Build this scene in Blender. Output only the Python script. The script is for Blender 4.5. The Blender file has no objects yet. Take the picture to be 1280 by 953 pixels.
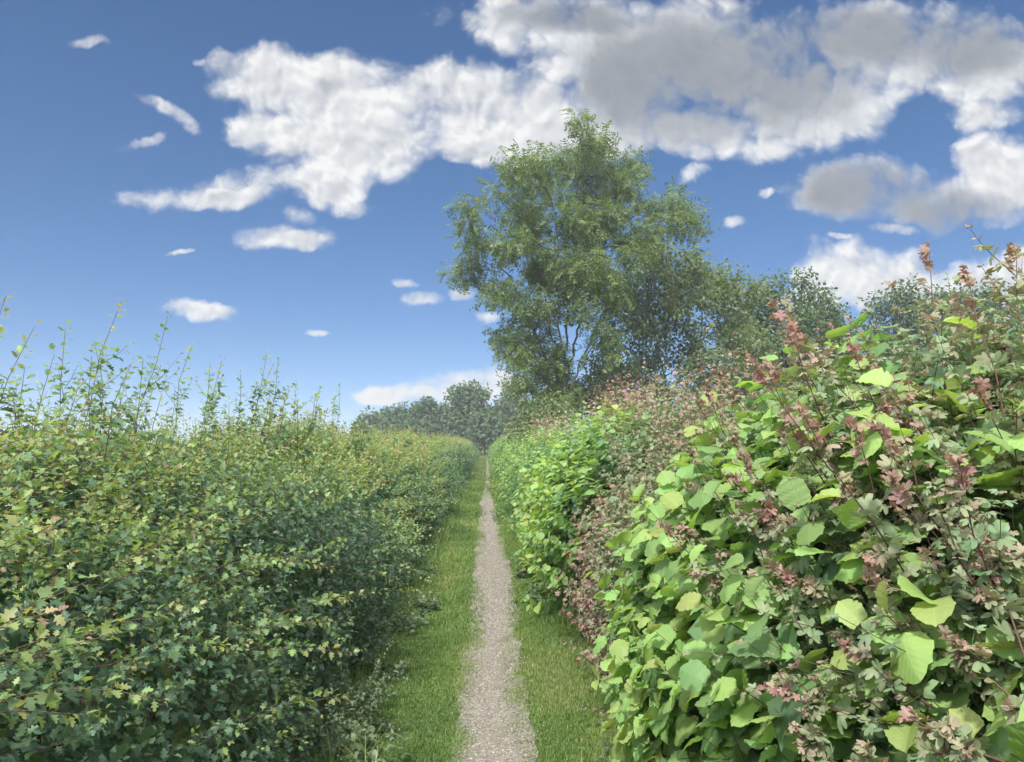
import bpy, math, random
import numpy as np
from mathutils import Vector

R = np.random.default_rng(7)
random.seed(7)
scene = bpy.context.scene
COL = scene.collection

# ------------------------------------------------------------------ camera
F = 940.0 / 1280.0 * 36.0
CAM_H = 1.6
PITCH = math.atan((552 - 476.5) / 940.0)
YAW = math.atan((640 - 608) / 940.0)
cam_d = bpy.data.cameras.new('camera')
cam = bpy.data.objects.new('camera', cam_d)
COL.objects.link(cam)
cam.location = (0, 0, CAM_H)
cam.rotation_euler = (math.radians(90) + PITCH, 0, -YAW)
cam_d.lens = F
cam_d.sensor_width = 36
cam_d.clip_start = 0.02
cam_d.clip_end = 4000
scene.camera = cam

# ------------------------------------------------------------------ helpers: numeric
def nrm(a):
    return a / np.maximum(np.linalg.norm(a, axis=-1, keepdims=True), 1e-9)

def rnd(*s):
    return R.random(s)

def gauss(*s):
    return R.standard_normal(s)

_nw = np.random.default_rng(3)
_NW = _nw.standard_normal((14, 3)); _NP = _nw.random(14) * 6.28
def wob(p, f):
    """smooth pseudo noise in about -1..1"""
    q = (p * f) @ _NW.T + _NP
    return np.sin(q).sum(-1) / 3.8

class Geo:
    def __init__(self):
        self.V = []; self.F = {3: [], 4: []}; self.UV = []; self.T = []; self.M = {3: [], 4: []}; self.n = 0
    def add(self, V, faces, uv=None, tint=None, mat=0):
        V = np.asarray(V, float).reshape(-1, 3)
        n = len(V)
        self.V.append(V)
        self.UV.append(np.zeros((n, 2)) if uv is None else np.asarray(uv, float).reshape(-1, 2))
        self.T.append(np.zeros(n) if tint is None else np.broadcast_to(np.asarray(tint, float), (n,)))
        for f in faces:
            f = np.asarray(f, np.int64)
            if f.size == 0: continue
            k = f.shape[1]
            self.F[k].append(f + self.n)
            self.M[k].append(np.full(len(f), mat, np.int32))
        self.n += n
    def leaves(self, T, pos, Y, Z, size, tint, mat=0, wide=None):
        """scatter template T: Y tip direction, Z face normal"""
        N = len(pos)
        if N == 0: return
        Y = nrm(Y); X = nrm(np.cross(Y, Z)); Z = np.cross(X, Y)
        tv = T['V']; m = len(tv)
        s = np.asarray(size, float).reshape(-1, 1, 1) * np.ones((N, 1, 1))
        w = 1.0 if wide is None else np.asarray(wide).reshape(-1, 1, 1)
        V = pos[:, None, :] + s * (tv[None, :, 0:1] * w * X[:, None, :] + tv[None, :, 1:2] * Y[:, None, :] + tv[None, :, 2:3] * Z[:, None, :])
        off = (np.arange(N) * m)[:, None, None]
        fs = [(f[None] + off).reshape(-1, f.shape[1]) for f in T['F']]
        self.add(V, fs, np.tile(T['UV'], (N, 1)), np.repeat(np.asarray(tint, float) * np.ones(N), m), mat)
    def tubes(self, P, rad, sides=4, tint=0.0, mat=0):
        """P (N,K,3) polylines, rad (N,K) or (K,)"""
        P = np.asarray(P, float)
        if P.ndim == 2: P = P[None]
        N, K, _ = P.shape
        rad = np.broadcast_to(np.asarray(rad, float), (N, K))
        t = np.empty_like(P); t[:, 1:-1] = P[:, 2:] - P[:, :-2]; t[:, 0] = P[:, 1] - P[:, 0]; t[:, -1] = P[:, -1] - P[:, -2]
        t = nrm(t)
        ref = np.where(np.abs(t[:, :1, 2:3]) > 0.9, np.array([1.0, 0.13, 0.0]), np.array([0.0, 0.05, 1.0]))
        a = nrm(np.cross(t, ref)); b = np.cross(t, a)
        an = np.arange(sides) / sides * 2 * math.pi
        V = P[:, :, None, :] + rad[:, :, None, None] * (np.cos(an)[None, None, :, None] * a[:, :, None, :] + np.sin(an)[None, None, :, None] * b[:, :, None, :])
        k, s = np.meshgrid(np.arange(K - 1), np.arange(sides), indexing='ij')
        s2 = (s + 1) % sides
        f = np.stack([k * sides + s, k * sides + s2, (k + 1) * sides + s2, (k + 1) * sides + s], -1).reshape(-1, 4)
        f = (f[None] + (np.arange(N) * K * sides)[:, None, None]).reshape(-1, 4)
        self.add(V, [f], None, np.asarray(tint, float), mat)
    def build(self, name, mats, parent=None, smooth=True):
        V = np.concatenate(self.V).astype(np.float32)
        UV = np.concatenate(self.UV).astype(np.float32); T = np.concatenate(self.T).astype(np.float32)
        q = np.concatenate(self.F[4]) if self.F[4] else np.zeros((0, 4), np.int64)
        t = np.concatenate(self.F[3]) if self.F[3] else np.zeros((0, 3), np.int64)
        mi = np.concatenate(self.M[4] + self.M[3]) if (self.M[4] or self.M[3]) else np.zeros(0, np.int32)
        loops = np.concatenate([q.ravel(), t.ravel()]).astype(np.int32)
        tot = np.concatenate([np.full(len(q), 4), np.full(len(t), 3)])
        st = np.concatenate([[0], np.cumsum(tot)[:-1]]).astype(np.int32)
        me = bpy.data.meshes.new(name)
        me.vertices.add(len(V)); me.vertices.foreach_set('co', V.ravel())
        me.loops.add(len(loops)); me.loops.foreach_set('vertex_index', loops)
        me.polygons.add(len(tot)); me.polygons.foreach_set('loop_start', st)
        if smooth: me.polygons.foreach_set('use_smooth', np.ones(len(tot), bool))
        me.polygons.foreach_set('material_index', mi)
        for m in (mats if isinstance(mats, (list, tuple)) else [mats]): me.materials.append(m)
        at = me.attributes.new('tint', 'FLOAT', 'POINT'); at.data.foreach_set('value', T)
        uvl = me.uv_layers.new(name='UVMap'); uvl.data.foreach_set('uv', UV[loops].ravel())
        me.update(calc_edges=True)
        o = bpy.data.objects.new(name, me); COL.objects.link(o)
        if parent is not None:
            o.parent = parent
            o.matrix_parent_inverse.identity()
            o.location = -parent.location
        return o

def thing(name, label, cat, loc, group=None):
    o = bpy.data.objects.new(name, None); COL.objects.link(o)
    o.location = loc; o.empty_display_size = 0.3
    o['label'] = label; o['category'] = cat
    if group: o['group'] = group
    return o

def tag(o, label=None, cat=None, group=None, kind=None):
    for k, v in (('label', label), ('category', cat), ('group', group), ('kind', kind)):
        if v: o[k] = v
    return o

# ------------------------------------------------------------------ helpers: materials
class NT:
    def __init__(self, tree):
        self.t = tree; tree.nodes.clear()
    def n(self, kind, ins=None, **kw):
        nd = self.t.nodes.new(kind)
        for k, v in kw.items(): setattr(nd, k, v)
        for k, v in (ins or {}).items():
            s = nd.inputs[k]
            if isinstance(v, bpy.types.NodeSocket): self.t.links.new(v, s)
            elif isinstance(v, bpy.types.Node): self.t.links.new(v.outputs[0], s)
            else: s.default_value = v
        return nd
    def math(self, op, a, b=0.0, c=None, clamp=False):
        ins = {0: a, 1: b}
        if c is not None: ins[2] = c
        return self.n('ShaderNodeMath', ins, operation=op, use_clamp=clamp).outputs[0]
    def vec(self, op, a, b=None):
        ins = {0: a}
        if b is not None: ins[1] = b
        nd = self.n('ShaderNodeVectorMath', ins, operation=op)
        return nd.outputs['Value'] if op in ('DOT_PRODUCT', 'LENGTH', 'DISTANCE') else nd.outputs[0]
    def mix(self, f, a, b, blend='MIX'):
        nd = self.n('ShaderNodeMix', data_type='RGBA', blend_type=blend)
        for k, v in ((0, f), (6, a), (7, b)):
            if isinstance(v, bpy.types.NodeSocket): self.t.links.new(v, nd.inputs[k])
            else: nd.inputs[k].default_value = v if k == 0 else tuple(v) + (1,) if len(v) == 3 else v
        return nd.outputs[2]
    def ramp(self, f, stops, interp='LINEAR'):
        nd = self.n('ShaderNodeValToRGB', {0: f})
        cr = nd.color_ramp; cr.interpolation = interp
        while len(cr.elements) < len(stops): cr.elements.new(0.5)
        for e, (p, c) in zip(cr.elements, stops):
            e.position = p; e.color = tuple(c) + (1,)
        return nd.outputs[0]
    def noise(self, scale, vec=None, detail=3, rough=0.55, out=0):
        ins = {'Scale': scale, 'Detail': detail, 'Roughness': rough}
        if vec is not None: ins['Vector'] = vec
        return self.n('ShaderNodeTexNoise', ins).outputs[out]

def new_mat(name):
    m = bpy.data.materials.new(name); m.use_nodes = True
    return m, NT(m.node_tree)

def leaf_mat(name, stops, trans=0.35, veins=0.0, rough=0.5, spec=0.35, vary=0.35, vein_scale=7.0, bump=0.0, through=(1.5, 1.45, 0.6)):
    """foliage: colour follows the age of the leaf (tint attribute), thin and translucent"""
    m, n = new_mat(name)
    tint = n.n('ShaderNodeAttribute', attribute_name='tint').outputs['Fac']
    pos = n.n('ShaderNodeTexCoord').outputs['Object']
    isl = n.n('ShaderNodeNewGeometry').outputs['Random Per Island']
    col = n.ramp(tint, stops)
    f = n.math('MULTIPLY_ADD', isl, vary, 1 - vary * 0.5)
    hsv = n.n('ShaderNodeHueSaturation', {'Hue': n.math('MULTIPLY_ADD', isl, 0.03, 0.487), 'Saturation': 0.85, 'Value': f, 'Color': col}).outputs[0]
    nz = n.noise(1.3, pos, 2)
    hsv = n.mix(n.math('MULTIPLY_ADD', nz, 0.45, -0.12), hsv, n.mix(1.0, hsv, (1.15, 1.05, 0.6), 'MULTIPLY'))
    nrml = None
    if veins > 0:
        uv = n.n('ShaderNodeUVMap').outputs[0]
        sp = n.n('ShaderNodeSeparateXYZ', {0: uv})
        au = n.math('ABSOLUTE', sp.outputs[0])
        ph = n.math('MULTIPLY', n.math('SUBTRACT', sp.outputs[1], n.math('MULTIPLY', au, 0.75)), vein_scale)
        tri = n.math('PINGPONG', ph, 0.5)
        lat = n.math('LESS_THAN', tri, 0.035)
        mid = n.math('LESS_THAN', au, 0.022)
        vm = n.math('MAXIMUM', lat, mid)
        hsv = n.mix(n.math('MULTIPLY', vm, veins), hsv, n.mix(1.0, hsv, (1.7, 1.5, 1.6), 'MULTIPLY'))
        blot = n.noise(28.0, pos, 3)
        hsv = n.mix(n.math('MULTIPLY', blot, 0.35), hsv, n.mix(1.0, hsv, (0.8, 0.82, 0.75), 'MULTIPLY'))
        sp_ = n.ramp(n.noise(42.0, pos, 3, .6), [(.66, (0, 0, 0)), (.71, (1, 1, 1))])
        hsv = n.mix(n.math('MULTIPLY', sp_, n.math('LESS_THAN', isl, .35)), hsv, (.13, .085, .04))
        if bump > 0:
            nrml = n.n('ShaderNodeBump', {'Strength': bump, 'Distance': 0.004, 'Height': n.math('SMOOTH_MIN', n.math('MULTIPLY', tri, 2.0), 1.0, 0.3)}).outputs[0]
    ins = {'Base Color': hsv, 'Roughness': rough, 'Specular IOR Level': spec}
    if nrml is not None: ins['Normal'] = nrml
    b = n.n('ShaderNodeBsdfPrincipled', ins)
    tr = n.n('ShaderNodeBsdfTranslucent', {'Color': n.mix(1.0, hsv, through, 'MULTIPLY')})
    mx = n.n('ShaderNodeMixShader', {0: trans, 1: b.outputs[0], 2: tr.outputs[0]})
    n.n('ShaderNodeOutputMaterial', {0: mx.outputs[0]})
    return m

def bark_mat(name, a, b, scale=20, rough=0.85):
    m, n = new_mat(name)
    tint = n.n('ShaderNodeAttribute', attribute_name='tint').outputs['Fac']
    pos = n.n('ShaderNodeTexCoord').outputs['Object']
    nz = n.noise(scale, pos, 4)
    c = n.mix(n.math('ADD', n.math('MULTIPLY', nz, 0.5), n.math('MULTIPLY', tint, 0.7), clamp=True), a, b)
    bp = n.n('ShaderNodeBump', {'Strength': 0.4, 'Distance': 0.01, 'Height': nz})
    s = n.n('ShaderNodeBsdfPrincipled', {'Base Color': c, 'Roughness': rough, 'Specular IOR Level': 0.25, 'Normal': bp.outputs[0]})
    n.n('ShaderNodeOutputMaterial', {0: s.outputs[0]})
    return m

# tint: 0 old and dark ... 1 youngest
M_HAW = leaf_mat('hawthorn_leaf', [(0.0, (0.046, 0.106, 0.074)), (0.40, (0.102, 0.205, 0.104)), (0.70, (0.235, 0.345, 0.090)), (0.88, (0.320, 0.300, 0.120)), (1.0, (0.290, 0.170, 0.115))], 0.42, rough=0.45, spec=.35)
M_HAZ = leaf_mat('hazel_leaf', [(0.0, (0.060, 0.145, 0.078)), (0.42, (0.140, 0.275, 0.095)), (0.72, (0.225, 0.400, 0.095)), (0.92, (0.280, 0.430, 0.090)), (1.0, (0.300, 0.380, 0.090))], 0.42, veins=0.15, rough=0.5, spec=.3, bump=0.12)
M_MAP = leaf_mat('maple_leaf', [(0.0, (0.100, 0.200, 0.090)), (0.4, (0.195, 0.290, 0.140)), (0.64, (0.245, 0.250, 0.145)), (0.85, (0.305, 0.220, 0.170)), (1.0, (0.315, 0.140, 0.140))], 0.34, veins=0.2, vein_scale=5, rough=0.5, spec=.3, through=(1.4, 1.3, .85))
M_ASH = leaf_mat('ash_leaf', [(0.0, (0.055, 0.110, 0.040)), (0.5, (0.110, 0.180, 0.050)), (1.0, (0.185, 0.240, 0.062))], 0.42)
M_WIL = leaf_mat('sallow_leaf', [(0.0, (0.058, 0.110, 0.052)), (0.5, (0.105, 0.168, 0.064)), (1.0, (0.175, 0.225, 0.075))], 0.40)
M_DARK = leaf_mat('dark_leaf', [(0.0, (0.038, 0.085, 0.036)), (0.5, (0.070, 0.130, 0.046)), (1.0, (0.115, 0.175, 0.052))], 0.32)
M_GRASS = leaf_mat('grass_blade', [(0.0, (0.070, 0.130, 0.020)), (0.5, (0.120, 0.225, 0.030)), (0.8, (0.185, 0.270, 0.045)), (1.0, (0.300, 0.270, 0.130))], 0.38, rough=0.5)
M_WEED = leaf_mat('weed_leaf', [(0.0, (0.080, 0.135, 0.080)), (0.6, (0.130, 0.195, 0.105)), (1.0, (0.190, 0.245, 0.140))], 0.3)
M_TWIG = bark_mat('twig_bark', (0.050, 0.034, 0.028), (0.125, 0.062, 0.050), 60, 0.6)
M_BARK = bark_mat('tree_bark', (0.055, 0.048, 0.038), (0.130, 0.120, 0.095), 9)

# ------------------------------------------------------------------ leaf templates (unit length)
def strip_leaf(stations, cols=(-1, 0, 1), fold=0.25, droop=0.25, pucker=0.0, twist=0.0, jag=0.0, seed=0):
    r = np.random.default_rng(seed)
    V = []; UV = []
    for i, (v, w) in enumerate(stations):
        for c in cols:
            ww = w * c
            vv = v + (jag * r.uniform(-1, 1) * w if abs(c) == 1 else 0)
            z = fold * abs(ww) - droop * v * v + pucker * math.sin(i * 2.3 + 1.2 * abs(c) + seed) * (0.3 + abs(c)) + twist * ww * v
            V.append((ww, vv, z)); UV.append((ww, v))
    k = len(cols); Fq = []
    for i in range(len(stations) - 1):
        for j in range(k - 1):
            a = i * k + j
            Fq.append((a, a + 1, a + k + 1, a + k))
    return dict(V=np.array(V, float), F=[np.array(Fq)], UV=np.array(UV, float))

HAW = [strip_leaf([(0, .015), (.2, .05), (.34, .30), (.42, .42), (.50, .17), (.66, .36), (.72, .38), (.76, .16), (.96, .17), (1.02, .0)], fold=f, droop=d, twist=t, jag=.1, seed=s)
       for f, d, t, s in ((.3, .1, .1, 1), (.15, .35, -.2, 2), (.45, .2, .25, 3))]
HAW_MID = [strip_leaf([(0, .02), (.38, .40), (.52, .18), (.74, .34), (1, .04)], fold=f, droop=d, seed=s) for f, d, s in ((.3, .15, 1), (.1, .35, 2))]
SIMPLE = [strip_leaf([(0, .02), (.45, .36), (1, .03)], fold=f, droop=d) for f, d in ((.35, .2), (.1, .4))]
OVAL = [strip_leaf([(0, .03), (.2, .26), (.55, .33), (.85, .17), (1, .01)], fold=f, droop=d) for f, d in ((.3, .2), (.15, .35))]

def hazel(seed, fold, droop, pk, tw):
    r = np.random.default_rng(seed)
    base = [(-.07, .14), (-.09, .32), (.02, .43), (.12, .45), (.21, .51), (.31, .49), (.41, .54), (.50, .50), (.59, .52), (.67, .45), (.75, .42), (.82, .30), (.88, .19), (.94, .08), (1.0, .0)]
    st = [(v + r.uniform(-.01, .01), w * r.uniform(.94, 1.07)) for v, w in base]
    return strip_leaf(st, (-1, -.66, -.33, 0, .33, .66, 1), fold, droop, pk, tw, .05, seed)
HAZ = [hazel(1, .15, .25, .02, .1), hazel(2, .38, .40, .025, -.3), hazel(3, -.2, .35, .022, .35), hazel(4, .05, .6, .02, -.1), hazel(5, .5, .2, .025, .2), hazel(6, -.35, .55, .025, -.4), hazel(7, .25, .8, .02, .25), hazel(8, -.1, .1, .03, -.2)]
HAZ_MID = [strip_leaf([(-.06, .2), (.06, .42), (.3, .52), (.52, .5), (.75, .3), (.92, .09), (1, 0)], (-1, 0, 1), f, d, .01) for f, d in ((.2, .25), (-.1, .4), (.35, .15))]

def maple(seed, cup, fine=True, curl=0.0):
    r = np.random.default_rng(seed)
    ctrl = [(-150, .22), (-125, .50), (-108, .60), (-93, .58), (-78, .42), (-63, .66), (-54, .80), (-42, .86), (-33, .76), (-23, .55), (-16, .78), (-9, .90), (0, .98)]
    ctrl = ctrl + [(-a, q) for a, q in ctrl[-2::-1]]
    V = [(0, 0, 0)]; UV = [(0, 0)]
    for ring, fr in ((1, .5), (2, 1.0)):
        for a, q in ctrl:
            q = q * fr * r.uniform(.93, 1.06); a = math.radians(a)
            x, y = q * math.sin(a) * .95, q * math.cos(a)
            z = cup * q * q + .05 * math.sin(a * 5 + seed) * fr - curl * max(0, q - .4)
            V.append((x, y, z)); UV.append((x * .8, y))
    k = len(ctrl); F3 = []; F4 = []
    for j in range(k - 1):
        F3.append((0, 2 + j, 1 + j)); F4.append((1 + j, 2 + j, 1 + k + j + 1, 1 + k + j))
    return dict(V=np.array(V, float), F=[np.array(F3), np.array(F4)], UV=np.array(UV, float))
MAP = [maple(1, -.30), maple(2, .25), maple(3, -.65), maple(4, .05, curl=.6), maple(5, .5, curl=.9), maple(6, -.9)]
def maple_lo(cup):
    pts = [(-.2, .02), (-.5, .2), (-.38, .38), (-.56, .66), (-.24, .66), (0, .98), (.24, .66), (.56, .66), (.38, .38), (.5, .2), (.2, .02)]
    V = [(0, .3, 0)] + [(x, y, cup * (x * x + (y - .3) ** 2)) for x, y in pts]
    F3 = [(0, i + 1, i) for i in range(1, len(pts))]
    V = np.array(V, float)
    return dict(V=V, F=[np.array(F3)], UV=V[:, :2].copy())
MAP_LO = [maple_lo(-.5), maple_lo(.3)]

def pinnate(pairs, seed, droop=.3):
    r = np.random.default_rng(seed); V = []; Fq = []
    def leaflet(p, d, L):
        p = np.array(p); d = np.array(d) / np.linalg.norm(d); side = np.array((d[1], -d[0], 0)) * L * .2
        side[2] = r.uniform(-.4, .4) * L * .2
        b = len(V); mid = p + d * L * .45
        V.extend([p, mid + side, p + d * L + np.array((0, 0, -.08)), mid - side]); Fq.append((b, b + 1, b + 2, b + 3))
    for i in range(pairs):
        v = .2 + .68 * i / (pairs - 1); z = -droop * v * v
        for s in (-1, 1):
            leaflet((0, v, z), (s * .9, .55, -.15 + r.uniform(-.25, .2)), .36 * r.uniform(.85, 1.15))
    leaflet((0, .88, -droop * .8), (r.uniform(-.2, .2), 1, -.3), .34)
    V = np.array(V, float)
    return dict(V=V, F=[np.array(Fq)], UV=V[:, :2].copy())
PIN = [pinnate(4, 1), pinnate(4, 2, .5), pinnate(3, 3, .15)]

def blade(bend, seed):
    V = []; UV = []
    for i, (v, w) in enumerate(((0, .5), (.4, .45), (.75, .3), (1, .02))):
        for c in (-1, 1):
            V.append((c * w * .07, v * (1 - .25 * bend * v), bend * .55 * v * v)); UV.append((c * w, v))
    return dict(V=np.array(V, float), F=[np.array([(0, 1, 3, 2), (2, 3, 5, 4), (4, 5, 7, 6)])], UV=np.array(UV, float))
BLADE = [blade(.3, 1), blade(.9, 2), blade(1.5, 3)]

UP = np.array([0, 0, 1.0])

def pick(Ts, n):
    return R.integers(0, len(Ts), n)

def scatter(geo, Ts, pos, Y, Z, size, tint, mat=0, wide=None):
    which = pick(Ts, len(pos))
    size = np.broadcast_to(size, (len(pos),)); tint = np.broadcast_to(tint, (len(pos),))
    for i, T in enumerate(Ts):
        k = which == i
        geo.leaves(T, pos[k], Y[k], Z[k], size[k], tint[k], mat, None if wide is None else wide[k])

def twigs(geo, roots, dirs, L, K, Ts, size, t0, t1, bend=(0, 0, 0.2), opposite=False, stem_r=0.0016, smat=1, lmat=0,
          start=0.15, spread=0.9, facing=0.75, zjit=.35, tip_shrink=0.55, stem_tint=0.5, tjit=0.08, stems=True, wiggle=0.05, up=None, tpow=1.5, sag=0.1):
    """leafy twigs: N roots, each with K leaves set along a bent stem"""
    N = len(roots)
    if N == 0: return
    dirs = nrm(dirs); L = np.broadcast_to(np.asarray(L, float), (N,))
    bend = np.broadcast_to(np.asarray(bend, float), (N, 3)) + gauss(N, 3) * wiggle
    def at(t):   # t (N,K)
        return roots[:, None] + L[:, None, None] * (dirs[:, None] * t[..., None] + bend[:, None] * (t ** 2)[..., None])
    if stems:
        ts = np.linspace(0, 1, 5)[None].repeat(N, 0)
        P = at(ts)
        P[:, 1:4] += gauss(N, 3, 3) * (0.012 * L)[:, None, None]
        rr = (np.linspace(1, .35, 5)[None] * np.broadcast_to(stem_r, (N,))[:, None])
        geo.tubes(P, rr, 4, np.repeat(np.broadcast_to(stem_tint, (N,)) + rnd(N) * .4 - .2, 20), smat)
    if opposite:
        kk = np.repeat(np.arange((K + 1) // 2), 2)[:K]; nn = max(kk.max(), 1)
        t = start + (1 - start) * kk / nn
        az = kk * math.pi / 2 + (np.arange(K) % 2) * math.pi
    else:
        kk = np.arange(K); t = start + (1 - start) * kk / max(K - 1, 1)
        az = kk * 2.4
    t = np.clip(t[None] + gauss(N, K) * (.02 if opposite else .03), .02, 1.02)
    az = az[None] + rnd(N, 1) * 6.28 + gauss(N, K) * .3
    p = at(t)
    tan = nrm(dirs[:, None] + 2 * bend[:, None] * t[..., None])
    ref = np.where(np.abs(tan[..., 2:3]) > .9, np.array([1.0, 0, 0]), UP)
    a = nrm(np.cross(tan, ref)); b = np.cross(tan, a)
    rad = np.cos(az)[..., None] * a + np.sin(az)[..., None] * b
    Y = nrm(rad * spread + tan * (.45 + .5 * t[..., None]) + gauss(N, K, 3) * .2 - UP * sag)
    upv = UP if up is None else up[:, None]
    Z = nrm(upv * facing + tan * .3 - rad * .25 + gauss(N, K, 3) * zjit)
    s = np.asarray(size, float).reshape(-1, 1) * np.ones((N, K)) * (1 - tip_shrink * t ** 2) * R.uniform(.75, 1.2, (N, K))
    tt = np.asarray(t0, float).reshape(-1, 1) + (np.asarray(t1, float).reshape(-1, 1) - np.asarray(t0, float).reshape(-1, 1)) * t ** tpow + gauss(N, K) * tjit
    p = p + rad * (stem_r if np.isscalar(stem_r) else .002) + Y * s[..., None] * .12
    scatter(geo, Ts, p.reshape(-1, 3), Y.reshape(-1, 3), Z.reshape(-1, 3), s.ravel(), np.clip(tt, 0, 1).ravel(), lmat)

# ------------------------------------------------------------------ hedge surfaces
class Profile:
    """cross-section of a hedge (lateral offset, height) swept along +y, lumpy"""
    def __init__(self, pts, amp=0.12, freq=1.6, seed=0.0, mod=None):
        self.p = np.array(pts, float); d = np.linalg.norm(np.diff(self.p, axis=0), axis=1)
        self.c = np.concatenate([[0], np.cumsum(d)]); self.len = self.c[-1]
        self.amp, self.freq, self.seed, self.mod = amp, freq, seed, mod
    def sample(self, n, y0, y1, depth0=0, depth1=0, s0=0.0, s1=1.0, side=1):
        s = (s0 + (s1 - s0) * rnd(n)) * self.len; y = y0 + (y1 - y0) * rnd(n)
        return self.at(s, y, depth0 + (depth1 - depth0) * rnd(n), side)
    def at(self, s, y, depth, side):
        x = np.interp(s, self.c, self.p[:, 0]); z = np.interp(s, self.c, self.p[:, 1])
        e = .12
        x2 = np.interp(s + e, self.c, self.p[:, 0]); z2 = np.interp(s + e, self.c, self.p[:, 1])
        x1 = np.interp(s - e, self.c, self.p[:, 0]); z1 = np.interp(s - e, self.c, self.p[:, 1])
        tx, tz = x2 - x1, z2 - z1; l = np.maximum(np.hypot(tx, tz), 1e-6)
        nx, nz = -tz / l, tx / l                 # outward: towards the path and up
        P = np.stack([x * side, y, z], -1); Nn = np.stack([nx * side, np.zeros_like(nx), nz], -1)
        d = self.amp * wob(P + self.seed, self.freq) + .4 * self.amp * wob(P + self.seed + 5, self.freq * 2.7)
        if self.mod is not None: d = d + self.mod(P)
        P = P + Nn * (d - depth)[:, None]
        return P, nrm(Nn + gauss(len(x), 3) * .12)

def above(P):
    return P[:, 2] > 0.02

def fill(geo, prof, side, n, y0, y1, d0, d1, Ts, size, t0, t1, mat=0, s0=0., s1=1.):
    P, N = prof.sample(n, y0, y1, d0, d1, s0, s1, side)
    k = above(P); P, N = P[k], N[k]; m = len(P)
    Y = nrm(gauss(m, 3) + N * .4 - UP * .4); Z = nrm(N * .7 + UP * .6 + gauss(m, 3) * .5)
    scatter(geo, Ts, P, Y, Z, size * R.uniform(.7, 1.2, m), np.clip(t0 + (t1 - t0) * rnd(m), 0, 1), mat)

SKY = .05; CLOUD = .35; SUN_E = 2.4; EXPOSURE = 1.5; HAZE = 0.0014; TSEED = 2
# ------------------------------------------------------------------ the left hedge: hawthorn
LP = Profile([(.80, 0), (.86, .4), (.98, .83), (1.22, 1.14), (1.6, 1.34), (2.1, 1.46), (2.7, 1.51), (3.2, 1.35), (3.5, .8), (3.6, 0)], amp=.075, freq=1.7, seed=1.3)
sL = LP.c[6] / LP.len      # part of the section towards the path
hh = thing('hawthorn_hedge', 'long dense hawthorn hedge left of the path with tall leafy shoots above it', 'hedge', (-2.0, 12, 0))
g = Geo()
def haw_band(y0, y1, per, K, Ts, size, L, stems, sr):
    area = (y1 - y0) * LP.c[6]; n = int(area * per)
    P, N = LP.sample(n, y0, y1, .02, .20, 0, sL, -1)
    k = (P[:, 2] > .05) & (wob(P + 9, 3.4) + .5 * wob(P, 8.0) > -.62 + .5 * rnd(n) - .4 * np.clip(P[:, 2] - 1.1, 0, 1)); P, N = P[k], N[k]; n = len(P)
    dirs = nrm(N * .8 + gauss(n, 3) * .55 + UP * .25)
    young = np.clip(.26 + .30 * wob(P, 2.1) + .25 * rnd(n) + .30 * (P[:, 2] - 1), .0, 1)
    twigs(g, P, dirs, L * R.uniform(.6, 1.5, n), K, Ts, size, np.clip(young - .30, 0, 1), np.clip(young + .28 + .18 * (rnd(n) > .86), 0, .97), bend=(0, 0, .15), stem_r=sr, stems=stems, spread=.8, facing=.9)
haw_band(-1.0, 3.5, 185, 15, HAW, .039, .19, True, .0012)
haw_band(3.5, 7.5, 140, 13, HAW, .043, .21, True, .0013)
haw_band(7.5, 18, 62, 12, HAW_MID, .060, .27, False, .001)
haw_band(18, 72, 19, 10, SIMPLE, .085, .38, False, .001)
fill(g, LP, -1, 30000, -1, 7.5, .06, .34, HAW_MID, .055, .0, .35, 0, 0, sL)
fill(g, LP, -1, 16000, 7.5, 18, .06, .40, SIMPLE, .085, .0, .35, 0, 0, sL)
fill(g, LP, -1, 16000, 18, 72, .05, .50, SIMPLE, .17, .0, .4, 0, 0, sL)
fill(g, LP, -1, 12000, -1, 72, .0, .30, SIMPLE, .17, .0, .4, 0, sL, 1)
def top_band(y0, y1, per, K, Ts, size, L, stems):
    n = int((y1 - y0) * 1.7 * per)
    P, N = LP.sample(n, y0, y1, -.02, .10, sL * .45, sL, -1)
    t = np.clip(.78 + .05 * np.clip((y0 - 1) / 17, 0, 1) + .12 * wob(P, 1.7) + .08 * gauss(n), .5, .97)
    twigs(g, P, nrm(UP + gauss(n, 3) * .35 + N * .2), L * R.uniform(.5, 1.4, n), K, Ts, size, t - .25, t, bend=(0, 0, .1), stem_r=.0013, stems=stems, spread=.9, facing=.8, tip_shrink=.4)
top_band(1, 7, 48, 11, HAW, .040, .16, True)
top_band(7, 18, 34, 11, HAW_MID, .055, .26, False)
top_band(18, 72, 12, 9, SIMPLE, .080, .34, False)
# feathery fringe of young growth along the top
n = 560
yq = 1.2 + 26 * rnd(n) ** 1.3
s_ = (sL * (.62 + .38 * rnd(n))) * LP.len
P, N = LP.at(s_, yq, .05 * np.ones(n), -1)
twigs(g, P, nrm(UP + gauss(n, 3) * np.array([.22, .22, .05])), R.uniform(.18, .52, n), 15, HAW_MID, np.where(yq < 8, .042, .055), np.full(n, .4), .62 + .34 * rnd(n), bend=(0, 0, 0), wiggle=.12, stem_r=.0016, spread=1., facing=.8, tip_shrink=.5)
# long arching side shoots leaning out over the verge
n = 330
P, N = LP.sample(n, .6, 16, .0, .08, .12, .66, -1)
d = nrm(N * .7 + np.stack([.4 + rnd(n) * .6, -.15 + gauss(n) * .40, .10 + .25 * rnd(n)], -1))
twigs(g, P, d, R.uniform(.30, .62, n), 32, HAW, .043, np.full(n, .42), .66 + .30 * rnd(n), bend=(0, 0, -.16), wiggle=.12, stem_r=.0019, spread=.85, facing=1.1, stem_tint=.6, tip_shrink=.5)
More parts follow.
